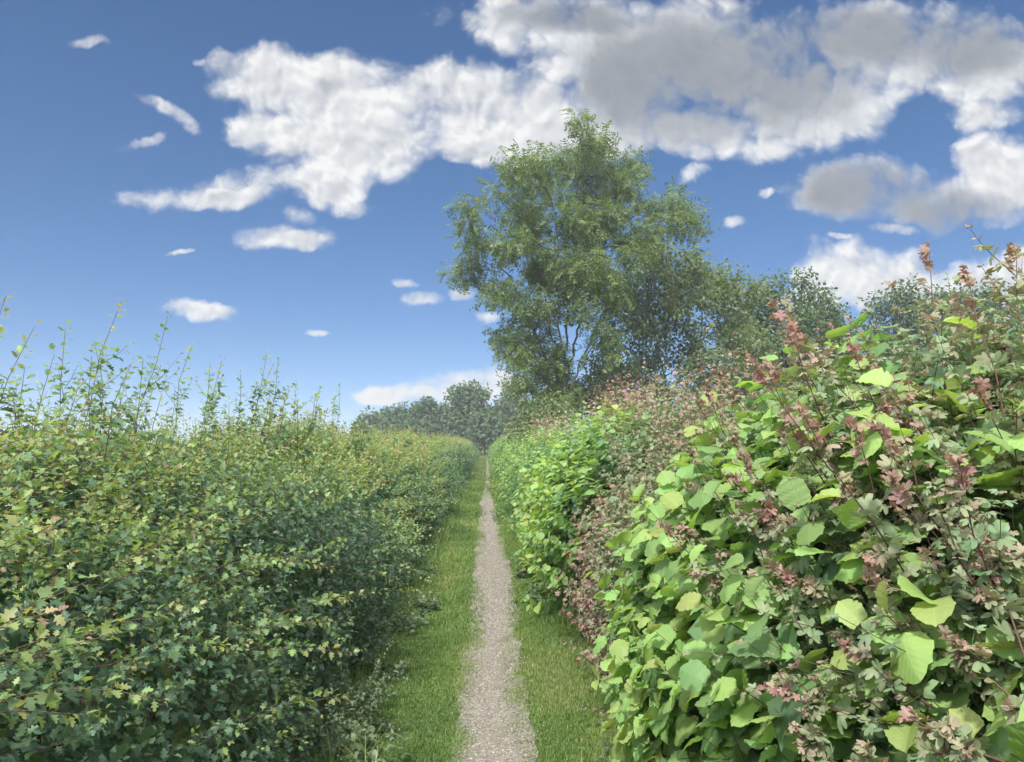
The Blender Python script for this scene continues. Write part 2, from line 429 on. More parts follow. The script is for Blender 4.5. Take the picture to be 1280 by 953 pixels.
# grey main stems inside the hedge
m = 260
y = np.sort(R.uniform(-1, 40, m)); x0 = -R.uniform(1.75, 3.0, m)
t = np.linspace(0, 1, 6)
hgt = np.interp(-x0, LP.p[:7, 0], LP.p[:7, 1]) * R.uniform(.65, .85, m)
P = np.stack([x0[:, None] + .10 * gauss(m, 1) * t + .02 * gauss(m, 6), y[:, None] + .25 * gauss(m, 1) * t + .03 * gauss(m, 6), hgt[:, None] * t[None]], -1)
g.tubes(P, R.uniform(.008, .022, m)[:, None] * np.linspace(1, .35, 6)[None], 5, np.repeat(rnd(m) * .5, 30), 1)
g.build('foliage', [M_HAW, M_TWIG], hh)

# upright shoots standing above the hedge top (x px, tip y px, distance) measured on the photograph
def shoot_at(px, tip, d, zb, lean, leafsize, K, red, r=.0034, base_dx=None):
    X = (px - 608) / 940 * d; Zt = 1.6 + (552 - tip) / 940 * d
    return np.array([X - lean * (Zt - zb), d, zb]), np.array([X, d, Zt])
EX = [(12, 388, 3.3, .16, .8), (42, 398, 3.35, .30, .95), (95, 408, 4.0, .06, .25), (150, 380, 4.1, .26, .85), (128, 432, 4.2, -.1, .5), (216, 398, 4.9, .30, .3), (180, 442, 4.6, .05, .35), (240, 432, 5.6, .18, .4), (268, 452, 6.3, .1, .6),
      (70, 440, 3.6, .2, .4), (-18, 400, 3.0, .2, .6), (286, 448, 6.6, .2, .85), (304, 470, 7.0, .0, .3), (328, 446, 7.4, .12, .4), (352, 448, 7.8, .15, .3), (338, 462, 8.0, .3, .7), (372, 484, 8.6, .1, .4), (398, 482, 9.4, .1, .3), (432, 482, 11.5, .15, .3), (418, 492, 10.8, .05, .5), (30, 462, 3.4, -.05, .3), (198, 452, 5.2, .25, .6), (160, 470, 5.0, .1, .3), (110, 462, 4.4, .2, .4)]
def one_shoot(b, tip, red, leaf, K, Ts, r):
    g = Geo(); v = tip - b; L = np.linalg.norm(v)
    twigs(g, b[None], v[None] * 1.0, [L], K, Ts, leaf, [.28], [.50 + .48 * red], bend=(0, 0, 0), stem_r=r, spread=1.0, facing=.8, start=.25, tip_shrink=.42, stem_tint=.6, tjit=.06, wiggle=.03, tpow=1.8)
    m = int(R.integers(5, 9)); tt = R.uniform(.22, .7, m)
    roots = b[None] + v[None] * tt[:, None]
    dd = nrm(nrm(v)[None] * .7 + gauss(m, 3) * np.array([.6, .6, .15]))
    twigs(g, roots, dd, L * R.uniform(.10, .24, m), max(5, K // 5), Ts, leaf * .9, np.full(m, .3), np.full(m, .42 + .4 * red), stem_r=r * .6, spread=1., stem_tint=.6, bend=(0, 0, .2))
    return g.build('shoot', [M_HAW, M_TWIG], hh)
for px, tip, d, lean, red in EX:
    zb = 1.12 + .12 * R.random()
    b, t_ = shoot_at(px, tip, d, zb, lean, 0, 0, 0)
    one_shoot(b, t_, red, .056 if d < 6 else .064, int(36 * (t_[2] - zb)) + 6, HAW if d < 6 else HAW_MID, .0032 if d < 6 else .004)
for i in range(74):
    d = 2.6 + 17 * (i / 74) ** 1.15 + R.uniform(-.3, .3); X = -R.uniform(1.5, 3.0)
    h = R.uniform(.18, .55) * (1 if d < 13 else .8)
    zb = 1.2; b = np.array([X, d, zb]); t_ = b + np.array([R.uniform(-.05, .25), R.uniform(-.1, .1), .3 + h])
    one_shoot(b, t_, R.random() ** 1.5, .054 if d < 6 else .066, int(26 * (.3 + h)) + 5, HAW if d < 5 else HAW_MID, .003 if d < 6 else .0045)

# ------------------------------------------------------------------ the right hedge: hazel, maple, hazel, mixed
RPTS = [(.66, 0), (.62, .5), (.66, .95), (.84, 1.28), (1.20, 1.58), (1.65, 1.78), (2.15, 1.87), (2.7, 1.80), (3.1, 1.2), (3.3, 0)]
def rprof(dx, kz, amp, seed, mod=None, freq=1.5):
    return Profile([(x + dx, z * kz) for x, z in RPTS], amp, freq, seed, mod)
def bulge(yc, w, a, ends):
    """round the shrub off at both ends"""
    return lambda P: -a * (np.clip(np.abs(P[:, 1] - yc) / w, 0, 1.3) ** ends)
sR = None
def shrub(name, label, cat, prof, y0, y1, layers, fills, mats, n_stem, group=None, keep=None):
    o = thing(name, label, cat, (1.7, .5 * (y0 + y1), 0), group)
    g = Geo(); sv = prof.c[6] / prof.len
    for (per, K, Ts, size, L, t0, t1, stems, sr, opp, lm, kw) in layers:
        area = (y1 - y0) * prof.c[6]; n = int(area * per)
        P, N = prof.sample(n, y0, y1, .0, kw.get('deep', .22), kw.get('s0', 0), kw.get('s1', sv), 1)
        k = P[:, 2] > .06
        if keep is not None: k &= keep(P)
        P, N = P[k], N[k]; n = len(P)
        dirs = nrm(N * .8 + gauss(n, 3) * .4 + UP * kw.get('rise', .3))
        v = np.clip(.25 * wob(P, 2.3) + kw.get('tj', .25) * (rnd(n) - .4), -.4, .5)
        twigs(g, P, dirs, L * R.uniform(.6, 1.4, n), K, Ts, size, np.clip(t0 + v, 0, 1), np.clip(t1 + v, 0, 1), stem_r=sr, stems=stems, opposite=opp, lmat=lm, smat=2,
              spread=kw.get('spread', .8), facing=kw.get('facing', .5), zjit=kw.get('zjit', .35), up=nrm(N * kw.get('nw', .8) + UP * kw.get('uw', .6)), sag=kw.get('sag', .45), tip_shrink=kw.get('shrink', .35), start=.2, wiggle=.1)
    for (cnt, Ts, size, d0, d1, t0, t1, lm, s0, s1) in fills:
        fill(g, prof, 1, cnt, y0, y1, d0, d1, Ts, size, t0, t1, lm, s0, s1)
    m = n_stem
    y = R.uniform(y0, y1, m); t = np.linspace(0, 1, 7); x0 = R.uniform(1.1, 2.2, m); x1 = x0 + R.uniform(-.5, .3, m)
    hz = np.interp(x1, prof.p[:7, 0], prof.p[:7, 1]) * R.uniform(.7, .95, m)
    P = np.stack([x0[:, None] + (x1 - x0)[:, None] * t ** 1.5 + .02 * gauss(m, 7), y[:, None] + .3 * gauss(m, 1) * t, hz[:, None] * t], -1)
    g.tubes(P, R.uniform(.008, .02, m)[:, None] * np.linspace(1, .4, 7), 5, np.repeat(rnd(m) * .4, 35), 2)
    g.build('foliage', mats, o)
    return o

MATS = [M_HAZ, M_MAP, M_TWIG]
_b = bulge(1.4, 2.6, .30, 4)
hz1 = rprof(.03, .93, .07, 2.0, lambda P: _b(P) - .42 * np.clip(1.75 - P[:, 1], 0, 1.6))
o_hz = shrub('hazel_shrub', 'large hazel shrub nearest on the right with broad bright green rounded leaves', 'shrub', hz1, -1.0, 3.95,
   [(78, 7, HAZ, .108, .24, .24, .72, True, .0024, False, 0, dict(sag=.42, spread=.75, facing=1.7, deep=.13, rise=.05, nw=.75, uw=.8, zjit=.30)),
    (36, 8, HAZ, .088, .26, .52, .92, True, .0022, False, 0, dict(deep=.06, sag=.38, spread=.75, facing=1.6, nw=.7, uw=.8, zjit=.3))],
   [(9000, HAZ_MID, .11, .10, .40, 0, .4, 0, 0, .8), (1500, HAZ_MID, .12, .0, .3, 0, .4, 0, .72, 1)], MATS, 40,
   keep=lambda P: rnd(len(P)) > .50 * np.clip((P[:, 0] / np.maximum(P[:, 1], .3) - .44) / .22, 0, 1))

mp1 = rprof(.30, .88, .09, 8.0, bulge(5.2, 1.9, .12, 4))
o_mp = shrub('maple_shrub', 'field maple bush of small reddish brown leaves between two green hazels', 'shrub', mp1, 3.6, 7.4,
   [(165, 12, MAP, .044, .26, .22, .72, True, .0015, True, 1, dict(sag=.2, facing=.8, shrink=.45)),
    (26, 12, MAP, .036, .48, .40, .88, True, .0018, True, 1, dict(sag=.1, rise=.9, deep=.05, s0=.25))],
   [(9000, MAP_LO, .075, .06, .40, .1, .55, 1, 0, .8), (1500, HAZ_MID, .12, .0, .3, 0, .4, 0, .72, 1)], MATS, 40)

hz2 = rprof(-.04, .88, .11, 15.0, bulge(9.3, 3.2, .25, 4))
o_hz2 = shrub('hazel_shrub', 'hazel shrub with smaller pale green leaves beyond the reddish maple', 'shrub', hz2, 6.4, 12.4,
   [(44, 8, HAZ_MID, .088, .30, .22, .70, False, .002, False, 0, dict(sag=.45, facing=1.4, nw=.75, uw=.8)),
    (20, 10, MAP_LO, .055, .45, .3, .8, True, .0018, True, 1, dict(rise=1.1, s0=.45, deep=.05))],
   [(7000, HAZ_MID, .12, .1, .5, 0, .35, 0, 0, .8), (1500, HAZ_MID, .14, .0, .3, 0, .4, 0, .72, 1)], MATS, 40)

mx = rprof(-.02, .86, .13, 22.0)
o_mx = shrub('mixed_hedge', 'far mixed hedge along the right side of the path, green with russet tops', 'hedge', mx, 12, 72,
   [(15, 10, SIMPLE, .10, .40, .20, .70, False, .002, False, 0, dict(sag=.3)),
    (5, 10, MAP_LO, .085, .5, .3, .75, False, .002, True, 1, dict(rise=1., s0=.4, deep=.05))],
   [(20000, SIMPLE, .18, .05, .55, 0, .4, 0, 0, .8), (6000, SIMPLE, .2, .0, .3, 0, .4, 0, .72, 1)], MATS, 60)

# maple growing up through the near hazel, long shoots with red young tips
mpn = thing('maple_shrub', 'field maple with long dark shoots and pinkish red tips growing through the near hazel', 'shrub', (1.6, 1.5, 0))
def maple_shoot(b, tip, red, leaf, pairs, r=.0030, parent=None, side=3, cluster=True, Ts=None):
    Ts = Ts or MAP
    g = Geo(); v = tip - b; L = np.linalg.norm(v); vn = v / L
    bend = np.array([0, 0, 1.0]) * .10
    sp = dict(spread=1.05, facing=.7, opposite=True, stem_tint=.45, tjit=.06)
    twigs(g, b[None], (v - bend * L)[None], [np.linalg.norm(v - bend * L)], 2 * pairs, Ts, leaf, [.12 + .2 * red], [.45 + .55 * red], bend=bend, stem_r=r, start=.12, tip_shrink=.62, wiggle=.015, tpow=1.7, smat=1, **sp)
    m = side
    if m:
        tt = R.uniform(.2, .85, m); roots = b[None] + v[None] * tt[:, None]
        dd = nrm(vn[None] * .7 + gauss(m, 3) * .6)
        twigs(g, roots, dd, L * R.uniform(.12, .26, m), 10, Ts, leaf * .72, np.full(m, .3 + .2 * red), np.full(m, .5 + .5 * red), stem_r=r * .6, bend=(0, 0, .15), start=.3, smat=1, **sp)
    if cluster:   # crumpled young leaves at the tip
        m = 12; p = tip[None] - vn[None] * (rnd(m, 1) * .07) + gauss(m, 3) * .005
        scatter(g, Ts, p, nrm(gauss(m, 3) + vn * 1.0 - UP * .3), nrm(gauss(m, 3) + UP * .5), R.uniform(.010, .024, m), np.clip(.62 + .36 * red + gauss(m) * .08, 0, 1), 0)
    return g.build('shoot', [M_MAP, M_TWIG], parent or mpn)
def pt(px, py, d):
    return np.array([(px - 608) / 940 * d, d, 1.6 + (552 - py) / 940 * d])
# (base px, py, d) -> (tip px, py, d)
MS = [((1215, 640, 1.9), (1172, 300, 2.2), .9), ((1300, 600, 1.7), (1228, 332, 2.0), .8), ((1165, 690, 2.0), (1104, 455, 2.3), 1.), ((1200, 760, 1.7), (1142, 495, 2.0), 1.), ((1245, 720, 1.6), (1198, 570, 1.9), 1.),
      ((1060, 640, 2.5), (1000, 430, 2.9), .7), ((1010, 640, 2.8), (988, 535, 2.8), .9), ((1080, 560, 2.7), (1035, 440, 3.0), .7), ((1300, 560, 1.8), (1292, 295, 2.1), .7), ((1250, 500, 2.2), (1212, 370, 2.6), .6),
      ((1120, 790, 1.8), (962, 705, 1.9), .85), ((1200, 900, 1.45), (1042, 795, 1.6), .8), ((1100, 900, 1.6), (950, 850, 1.75), .75), ((1180, 740, 1.8), (1058, 610, 2.0), .9), ((1040, 690, 2.3), (906, 590, 2.5), .7),
      ((1010, 760, 2.1), (868, 715, 2.3), .6), ((1290, 860, 1.3), (1236, 675, 1.5), .8), ((1330, 930, 1.15), (1180, 790, 1.4), .7), ((1150, 850, 1.5), (1085, 700, 1.7), .75), ((1260, 950, 1.25), (1130, 890, 1.4), .65),
      ((1230, 640, 1.9), (1256, 560, 2.0), .8), ((1150, 560, 2.3), (1128, 470, 2.5), .7), ((960, 620, 2.9), (918, 545, 3.0), .6), ((930, 700, 2.5), (850, 660, 2.7), .6), ((1290, 690, 1.6), (1205, 640, 1.75), .8),
      ((1180, 930, 1.35), (1050, 960, 1.5), .7), ((1330, 760, 1.35), (1262, 740, 1.5), .7), ((1320, 520, 1.9), (1270, 420, 2.2), .6), ((1090, 980, 1.5), (985, 905, 1.65), .6), ((1120, 620, 2.1), (1040, 545, 2.4), .7)]
for b, t_, red in MS:
    b, t_ = pt(b[0], b[1], b[2] * .94), pt(t_[0], t_[1], t_[2] * .90)
    b = b + np.array([.0, .0, 0]); L = np.linalg.norm(t_ - b)
    maple_shoot(b, t_, red, R.uniform(.036, .046), max(5, int(L * 14)), side=int(R.integers(2, 5)))
P, N = hz1.sample(400, 1.15, 3.3, .0, .10, .22, .60, 1)
k = np.where((P[:, 0] / P[:, 1] > .34) & (P[:, 0] / P[:, 1] < .80) & (P[:, 2] < 1.5))[0][:30]
for b, nn in zip(P[k], N[k]):
    L = R.uniform(.32, .66)
    maple_shoot(b, b + nrm(nn * .45 + np.array([-.35, -.2, .75]) + gauss(3) * .16) * L, R.uniform(.6, 1.), R.uniform(.030, .042), max(5, int(L * 14)), side=2)
# looser leafy maple twigs between the shoots
g = Geo()
P, N = hz1.sample(2500, .9, 3.6, -.07, .08, .20, .58, 1)
w = np.clip((P[:, 0] / P[:, 1] - .39) / .26, 0, 1) * .95 + .03
k = rnd(len(P)) < w; P, N = P[k], N[k]; m = len(P)
twigs(g, P, nrm(N * .6 + UP * .5 + gauss(m, 3) * .5), R.uniform(.12, .38, m), 12, MAP, R.uniform(.028, .044, m), R.uniform(.0, .30, m), R.uniform(.25, .80, m), opposite=True, stem_r=.0016, spread=1., facing=.8, tip_shrink=.5, bend=(0, 0, .1))
g.build('foliage', [M_MAP, M_TWIG], mpn)

# red-tipped shoots over the top of the middle bushes
for i in range(34):
    d = R.uniform(4.4, 11); px = 608 + 940 * R.uniform(1.3, 2.6) / d
    X = (px - 608) / 940 * d; pr = mp1 if d < 7 else hz2
    zb = np.interp(X, pr.p[:7, 0], pr.p[:7, 1]) - .2
    b = np.array([X, d, zb]); t_ = b + np.array([R.uniform(-.15, .1), R.uniform(-.1, .1), R.uniform(.30, .58)])
    maple_shoot(b, t_, R.uniform(.4, .9), .05, 8, r=.004, parent=o_mp if d < 7 else o_hz2, side=2, cluster=True, Ts=MAP_LO)
# ------------------------------------------------------------------ trees
def colonize(attr, roots, step, infl, kill, iters=90, trop=(0, 0, .15), rpar=None):
    nodes = [np.array(r, float) for r in roots]; par = list(rpar)
    attr = attr.copy(); trop = np.array(trop)
    alive = np.ones(len(attr), bool)
    N = np.array(nodes)
    near = np.full(len(attr), 1e9); who = np.zeros(len(attr), int)
    def upd(newidx):
        D = np.linalg.norm(attr[:, None] - N[newidx][None], axis=2)
        j = D.argmin(1); dm = D[np.arange(len(attr)), j]
        k = dm < near; near[k] = dm[k]; who[k] = np.asarray(newidx)[j[k]]
    upd(list(range(len(N))))
    for it in range(iters):
        act = alive & (near < infl)
        if not act.any(): break
        idx = np.unique(who[act]); new = []; newp = []
        for i in idx:
            s = act & (who == i)
            d = nrm(attr[s] - N[i]).mean(0) + trop + R.standard_normal(3) * .12
            d = d / max(np.linalg.norm(d), 1e-6)
            new.append(N[i] + d * step); newp.append(i)
        a = len(N); N = np.concatenate([N, np.array(new)]); par += newp
        upd(list(range(a, len(N))))
        alive &= near > kill
    return N, np.array(par)

def radii(N, par, r_tip, power=2.2):
    r = np.zeros(len(N)); kids = [[] for _ in N]
    for i in range(len(N) - 1, -1, -1):
        rr = r_tip ** power if r[i] == 0 else r[i]
        r[i] = rr
        if par[i] >= 0: r[par[i]] += rr
    return r ** (1 / power)

def skeleton_mesh(geo, N, par, rad, min_r=0, sides=5):
    kids = [[] for _ in N]
    for i, p in enumerate(par):
        if p >= 0: kids[p].append(i)
    def chain(start, first):
        c = [start, first]; cur = first
        while kids[cur]:
            nx = max(kids[cur], key=lambda j: rad[j]); c.append(nx); cur = nx
        return c
    stack = []
    root = 0
    todo = [(0, None)]
    seen = set()
    # follow the thickest child, side branches start new chains
    heads = [(-1, 0)]
    while heads:
        p, i = heads.pop()
        c = ([p] if p >= 0 else []) + [i]; cur = i
        while True:
            ks = kids[cur]
            if not ks: break
            nx = max(ks, key=lambda j: rad[j])
            for j in ks:
                if j != nx: heads.append((cur, j))
            c.append(nx); cur = nx
        if len(c) < 2: continue
        rr = rad[c].copy()
        if p >= 0: rr[0] = min(rr[0], rr[1] * 1.15)
        if rr.max() < min_r: continue
        geo.tubes(N[c], rr, sides, .5, 0)

def ellipsoid_pts(blobs, n):
    """blobs: centre, radii, weight"""
    w = np.array([b[2] for b in blobs], float); w /= w.sum()
    out = []
    for (c, r, _), k in zip(blobs, (w * n).astype(int)):
        u = nrm(gauss(k, 3)) * (rnd(k, 1) ** (1 / 2.2))
        out.append(np.array(c) + u * np.array(r))
    return np.concatenate(out)

def make_tree(name, label, base, blobs, n_attr, step, infl, kill, Ts, leaf_mat_, leaf, per_tip, r_tip, trunk_top, group=None, spread=.5, tint=(.2, .9), twig_max=None, droop=.3, trop=(0, 0, .15), stems=()):
    o = thing(name, label, 'tree', tuple(base), group)
    base = np.array(base, float); top = np.array(trunk_top, float)
    k = max(2, int(np.linalg.norm(top - base) / step))
    roots = [base + (top - base) * i / k for i in range(k + 1)]
    A = ellipsoid_pts(blobs, n_attr)
    rp = [-1] + list(range(k))
    for s in stems:     # main stems fanning out of the trunk, each bending outwards as it rises
        e = np.array(s[0], float); v = e - top; m = max(3, int(np.linalg.norm(v) * s[1] / step)); prev = k
        for i in range(1, m + 1):
            t = i / m * s[1]
            roots.append(top + v * np.array([t ** 1.25, t ** 1.25, t]) + gauss(3) * .05); rp.append(prev); prev = len(roots) - 1
    N, par = colonize(A, roots, step, infl, kill, trop=trop, rpar=rp)
    rad = radii(N, par, r_tip)
    rad[0] *= 1.35
    g = Geo(); skeleton_mesh(g, N, par, rad, 0, 6)
    g.build('trunk', M_BARK, o)
    tips = np.where(rad < (twig_max or r_tip * 2.2))[0]
    tips = tips[tips > k]
    m = per_tip
    pos = np.repeat(N[tips], m, 0) + nrm(gauss(len(tips) * m, 3)) * (spread * rnd(len(tips) * m, 1) ** .6)
    out = nrm(pos - np.repeat(N[tips], m, 0))
    ang = nrm(N[tips] - np.array(blobs[0][0])); 
    Y = nrm(out * .8 + gauss(len(pos), 3) * .4 - UP * droop); Z = nrm(UP * .7 + out * .4 + gauss(len(pos), 3) * .45)
    tn = np.repeat(tint[0] + (tint[1] - tint[0]) * rnd(len(tips)), m) * .6 + .4 * (tint[0] + (tint[1] - tint[0]) * rnd(len(pos)))
    g = Geo(); scatter(g, Ts, pos, Y, Z, leaf * R.uniform(.65, 1.25, len(pos)), tn)
    g.build('crown', leaf_mat_, o)
    return o

def px(x, y, d, dd=0):
    return ((x - 608) / 940 * d, d + dd, 1.6 + (552 - y) / 940 * d)
def blob(x, y, rx, ry, d, dd=0, rd=None, w=None):
    s = d / 940
    return (px(x, y, d, dd), (rx * s, (rd or (rx + ry) / 2) * s, ry * s), w or rx * ry)
R = np.random.default_rng(TSEED)
D = 30
def clumps(pts, d, r0, r1, deep, fl=.75):
    return [blob(x, y, r, r * fl, d, R.uniform(-deep, deep), r * .9, 1) for (x, y) in pts for r in [R.uniform(r0, r1)]]
ASH = [(643, 205), (650, 232), (690, 178), (722, 165), (728, 196), (741, 178), (789, 178), (776, 200), (800, 192), (587, 268), (585, 300), (577, 328), (611, 332), (601, 290), (639, 311), (632, 352), (669, 246), (655, 268), (746, 246), (781, 229), (812, 246), (854, 240), (841, 268), (746, 285),
       (712, 272), (700, 235), (794, 276), (757, 318), (727, 320), (656, 380), (703, 340), (783, 322), (822, 290), (872, 272), (682, 397), (632, 408), (637, 436), (690, 442), (752, 431), (669, 460), (647, 478), (712, 480), (612, 370), (760, 210), (700, 205), (690, 500), (735, 380), (660, 300), (735, 350), (770, 370), (820, 275), (800, 300), (690, 320), (765, 270), (740, 265)]
ash_blobs = clumps([(x, y + 4) for x, y in ASH], D, 21, 30, 2.4) + [blob(640, 490, 26, 14, D, -1, None, .6)]
make_tree('ash_tree', 'tall multi-stemmed tree with airy feathery crown, tallest tree in the scene', px(706, 610, D), ash_blobs, 2000, .36, 3.2, .58, PIN, M_ASH, .40, 22, .011, px(703, 520, D), spread=.42, tint=(.1, 1), twig_max=.017, stems=[(px(600, 270, D, 0), .8), (px(655, 200, D, 1), .8), (px(690, 190, D, -1), .75), (px(728, 170, D, 0), .8), (px(785, 195, D, 1), .75), (px(832, 262, D, 0), .75), (px(620, 390, D, -1), .7), (px(770, 380, D, -1.5), .6), (px(640, 330, D, 1.5), .75)])
D = 33
SAL = [(807, 345), (841, 336), (867, 322), (893, 328), (916, 352), (880, 350), (807, 397), (850, 397), (893, 379), (925, 370), (781, 457), (820, 465), (867, 431), (905, 410), (830, 430), (935, 400), (790, 420), (860, 470), (900, 455), (800, 490), (840, 500), (760, 480), (880, 500), (930, 440), (770, 510), (853, 365), (740, 500), (720, 510), (750, 460), (800, 520), (900, 490), (940, 490), (835, 310), (820, 325), (790, 370), (825, 370)]
sal_blobs = clumps(SAL, D, 26, 38, 2.2)
make_tree('sallow_tree', 'dense bushy tree leaning against the right side of the tallest tree', px(850, 600, D), sal_blobs, 1350, .42, 3.0, .62, OVAL, M_WIL, .15, 85, .012, px(848, 545, D), spread=.58, tint=(.1, 1), twig_max=.022)
D = 40
make_tree('oak_tree', 'dark rounded tree in front of the white cloud, right of the bushy tree', px(1010, 600, D), [blob(1015, 375, 42, 34, D), blob(985, 370, 26, 26, D), blob(1045, 400, 34, 36, D), blob(960, 400, 30, 40, D), blob(1000, 440, 70, 50, D, -1), blob(1060, 440, 26, 40, D), blob(940, 430, 34, 50, D), blob(955, 375, 26, 26, D), blob(975, 480, 60, 40, D, -1), blob(930, 480, 40, 40, D)], 1100, .5, 3.4, .85, OVAL, M_DARK, .20, 80, .014, px(1010, 520, D), spread=.75, tint=(.1, .9), twig_max=.03)
D = 46
make_tree('oak_tree', 'flat-topped dark tree showing just above the right hedge under the cloud', px(1145, 600, D), [blob(1140, 372, 44, 22, D), blob(1165, 385, 40, 26, D), blob(1110, 385, 20, 14, D), blob(1200, 370, 30, 20, D), blob(1150, 430, 60, 40, D)], 620, .55, 3.6, .9, OVAL, M_DARK, .22, 70, .016, px(1145, 500, D), spread=.85, tint=(.1, .8), twig_max=.034)
make_tree('oak_tree', 'dark tree half hidden behind the top right corner of the hedge', px(1250, 600, 44), [blob(1240, 385, 46, 34, 44), blob(1280, 375, 40, 30, 44), blob(1250, 440, 60, 40, 44)], 420, .55, 3.6, .9, OVAL, M_DARK, .22, 70, .016, px(1250, 500, 44), spread=.85, tint=(.1, .8), twig_max=.034)
# bushes at the foot of the big tree, closing the view at the end of the path
D = 27
make_tree('thorn_bush', 'low green bush at the foot of the tallest tree', px(672, 600, D), [blob(672, 525, 38, 30, D), blob(650, 545, 26, 26, D), blob(700, 520, 30, 24, D, 1)], 300, .3, 2.5, .5, OVAL, M_WIL, .13, 40, .008, px(672, 575, D), spread=.42, tint=(.3, 1), twig_max=.02)

# the wood across the end of the path
FG = 'trees of the far wood'
def far_tree(label, x, y, w, d, kind=0, seed=0, mat=None):
    s = d / 940; h = (552 - y)
    if kind == 0:
        bl = [blob(x, y + h * .36, w * .62, h * .36, d), blob(x - w * .5, y + h * .55, w * .5, h * .34, d, 1), blob(x + w * .5, y + h * .52, w * .5, h * .36, d, -1), blob(x, y + h * .78, w * .9, h * .28, d, -1.5)]
    else:
        bl = [blob(x - 12, y + h * .18, 11, h * .17, d), blob(x + 13, y + h * .16, 10, h * .16, d), blob(x, y + h * .45, w * .8, h * .25, d), blob(x, y + h * .75, w, h * .28, d)]
    b = px(x, 552, d); b = (b[0], b[1], 0.0)
    make_tree('wood_tree', label, b, bl, 190, 1.0 * d / 100, 8, 1.3 * d / 100, SIMPLE, mat or M_DARK, .52 * d / 100, 150, .03, (b[0], b[1], 1.6 + h * .25 * s), FG, spread=1.3 * d / 100, tint=(.0, .8), twig_max=.09)
far_tree('dark twin-topped tree rising above the far wood', 584, 482, 26, 95, 1)
far_tree('rounded tree just left of the dark twin-topped tree', 540, 501, 34, 100)
far_tree('rounded tree just right of the dark twin-topped tree', 634, 496, 30, 100)
far_tree('pale round tree in the right end of the far wood, beside the tallest tree', 668, 498, 26, 104, 0, 0, M_WIL)
far_tree('low tree at the left end of the far wood', 470, 516, 30, 110)
far_tree('tree between the left end and the rounded trees of the far wood', 506, 509, 30, 105)
far_tree('low dark tree closing the gap straight above the end of the path', 606, 516, 20, 88)

# ------------------------------------------------------------------ ground, path, grass, stones
def path_c(y):
    return np.interp(y, [0, 3.7, 5, 8, 12, 20, 35, 70], [.02, .03, .035, .085, .07, .01, .08, .1])
def path_w(y):
    return np.interp(y, [0, 3.7, 5, 8, 12, 20, 23, 30, 70], [.47, .46, .48, .51, .48, .38, .25, .18, .17])
gm, n = new_mat('meadow_soil')
pos = n.n('ShaderNodeTexCoord').outputs['Object']
a = n.noise(1.1, pos, 5); b = n.noise(45, pos, 4)
c = n.mix(n.ramp(a, [(.35, (0, 0, 0)), (.7, (1, 1, 1))]), (.058, .105, .022), (.095, .125, .035))
c = n.mix(n.math('MULTIPLY', b, .7), c, (.085, .075, .040))
bp = n.n('ShaderNodeBump', {'Strength': .6, 'Distance': .02, 'Height': b})
s = n.n('ShaderNodeBsdfPrincipled', {'Base Color': c, 'Roughness': .95, 'Specular IOR Level': .1, 'Normal': bp.outputs[0]})
n.n('ShaderNodeOutputMaterial', {0: s.outputs[0]})
g = Geo()
gx = np.concatenate([np.linspace(-400, -8, 12), np.linspace(-6, 6, 25), np.linspace(8, 400, 12)]); gy = np.concatenate([np.linspace(-100, -6, 5), np.linspace(-4, 40, 45), np.linspace(50, 800, 20)])
X, Y = np.meshgrid(gx, gy); nx_ = len(gx)
V = np.stack([X, Y, np.zeros_like(X)], -1).reshape(-1, 3)
i, j = np.meshgrid(np.arange(len(gy) - 1), np.arange(nx_ - 1), indexing='ij'); q = (i * nx_ + j).ravel()
g.add(V, [np.stack([q, q + 1, q + nx_ + 1, q + nx_], -1)])
tag(g.build('ground', gm), kind='structure')

pm, n = new_mat('gravel_path')
pos = n.n('ShaderNodeTexCoord').outputs['Object']
vo = n.n('ShaderNodeTexVoronoi', {'Vector': pos, 'Scale': 75.0, 'Randomness': 1.0})
vo2 = n.n('ShaderNodeTexVoronoi', {'Vector': pos, 'Scale': 170.0})
k = n.n('ShaderNodeSeparateColor', {0: vo.outputs['Color']}).outputs[0]
c = n.ramp(k, [(0, (.175, .162, .135)), (.4, (.25, .232, .198)), (.8, (.32, .298, .26)), (1, (.45, .43, .385))])
c = n.mix(n.math('MULTIPLY', n.noise(4, pos, 4), .55), c, (.19, .17, .135))
c = n.mix(n.ramp(vo2.outputs['Distance'], [(.2, (0, 0, 0)), (.7, (.5, .5, .5))]), c, (.16, .135, .105))
h = n.math('ADD', n.math('MULTIPLY', vo.outputs['Distance'], -1.0), n.math('MULTIPLY', vo2.outputs['Distance'], -.4))
bp = n.n('ShaderNodeBump', {'Strength': .8, 'Distance': .008, 'Height': h})
s = n.n('ShaderNodeBsdfPrincipled', {'Base Color': c, 'Roughness': .9, 'Specular IOR Level': .2, 'Normal': bp.outputs[0]})
n.n('ShaderNodeOutputMaterial', {0: s.outputs[0]})
g = Geo()
ys = np.concatenate([np.arange(-2, 12, .06), np.arange(12, 40, .25), np.arange(40, 72, 1)])
cc, ww = path_c(ys), path_w(ys)
def edge(s):
    return .46 + .03 * np.sin(ys * 2.3 + s) + .025 * np.sin(ys * 6.1 + 2 * s) + .02 * np.sin(ys * 21 + s * 3)
u = np.linspace(-1, 1, 9)
lft, rgt = cc - ww * edge(1.), cc + ww * edge(4.)
X = lft[:, None] + (rgt - lft)[:, None] * (u[None] + 1) / 2
V = np.stack([X, np.broadcast_to(ys[:, None], X.shape), np.broadcast_to(.006 - .002 * u ** 2, X.shape)], -1).reshape(-1, 3)
i, j = np.meshgrid(np.arange(len(ys) - 1), np.arange(8), indexing='ij'); q = (i * 9 + j).ravel()
g.add(V, [np.stack([q, q + 1, q + 10, q + 9], -1)])
tag(g.build('path', pm), kind='structure')

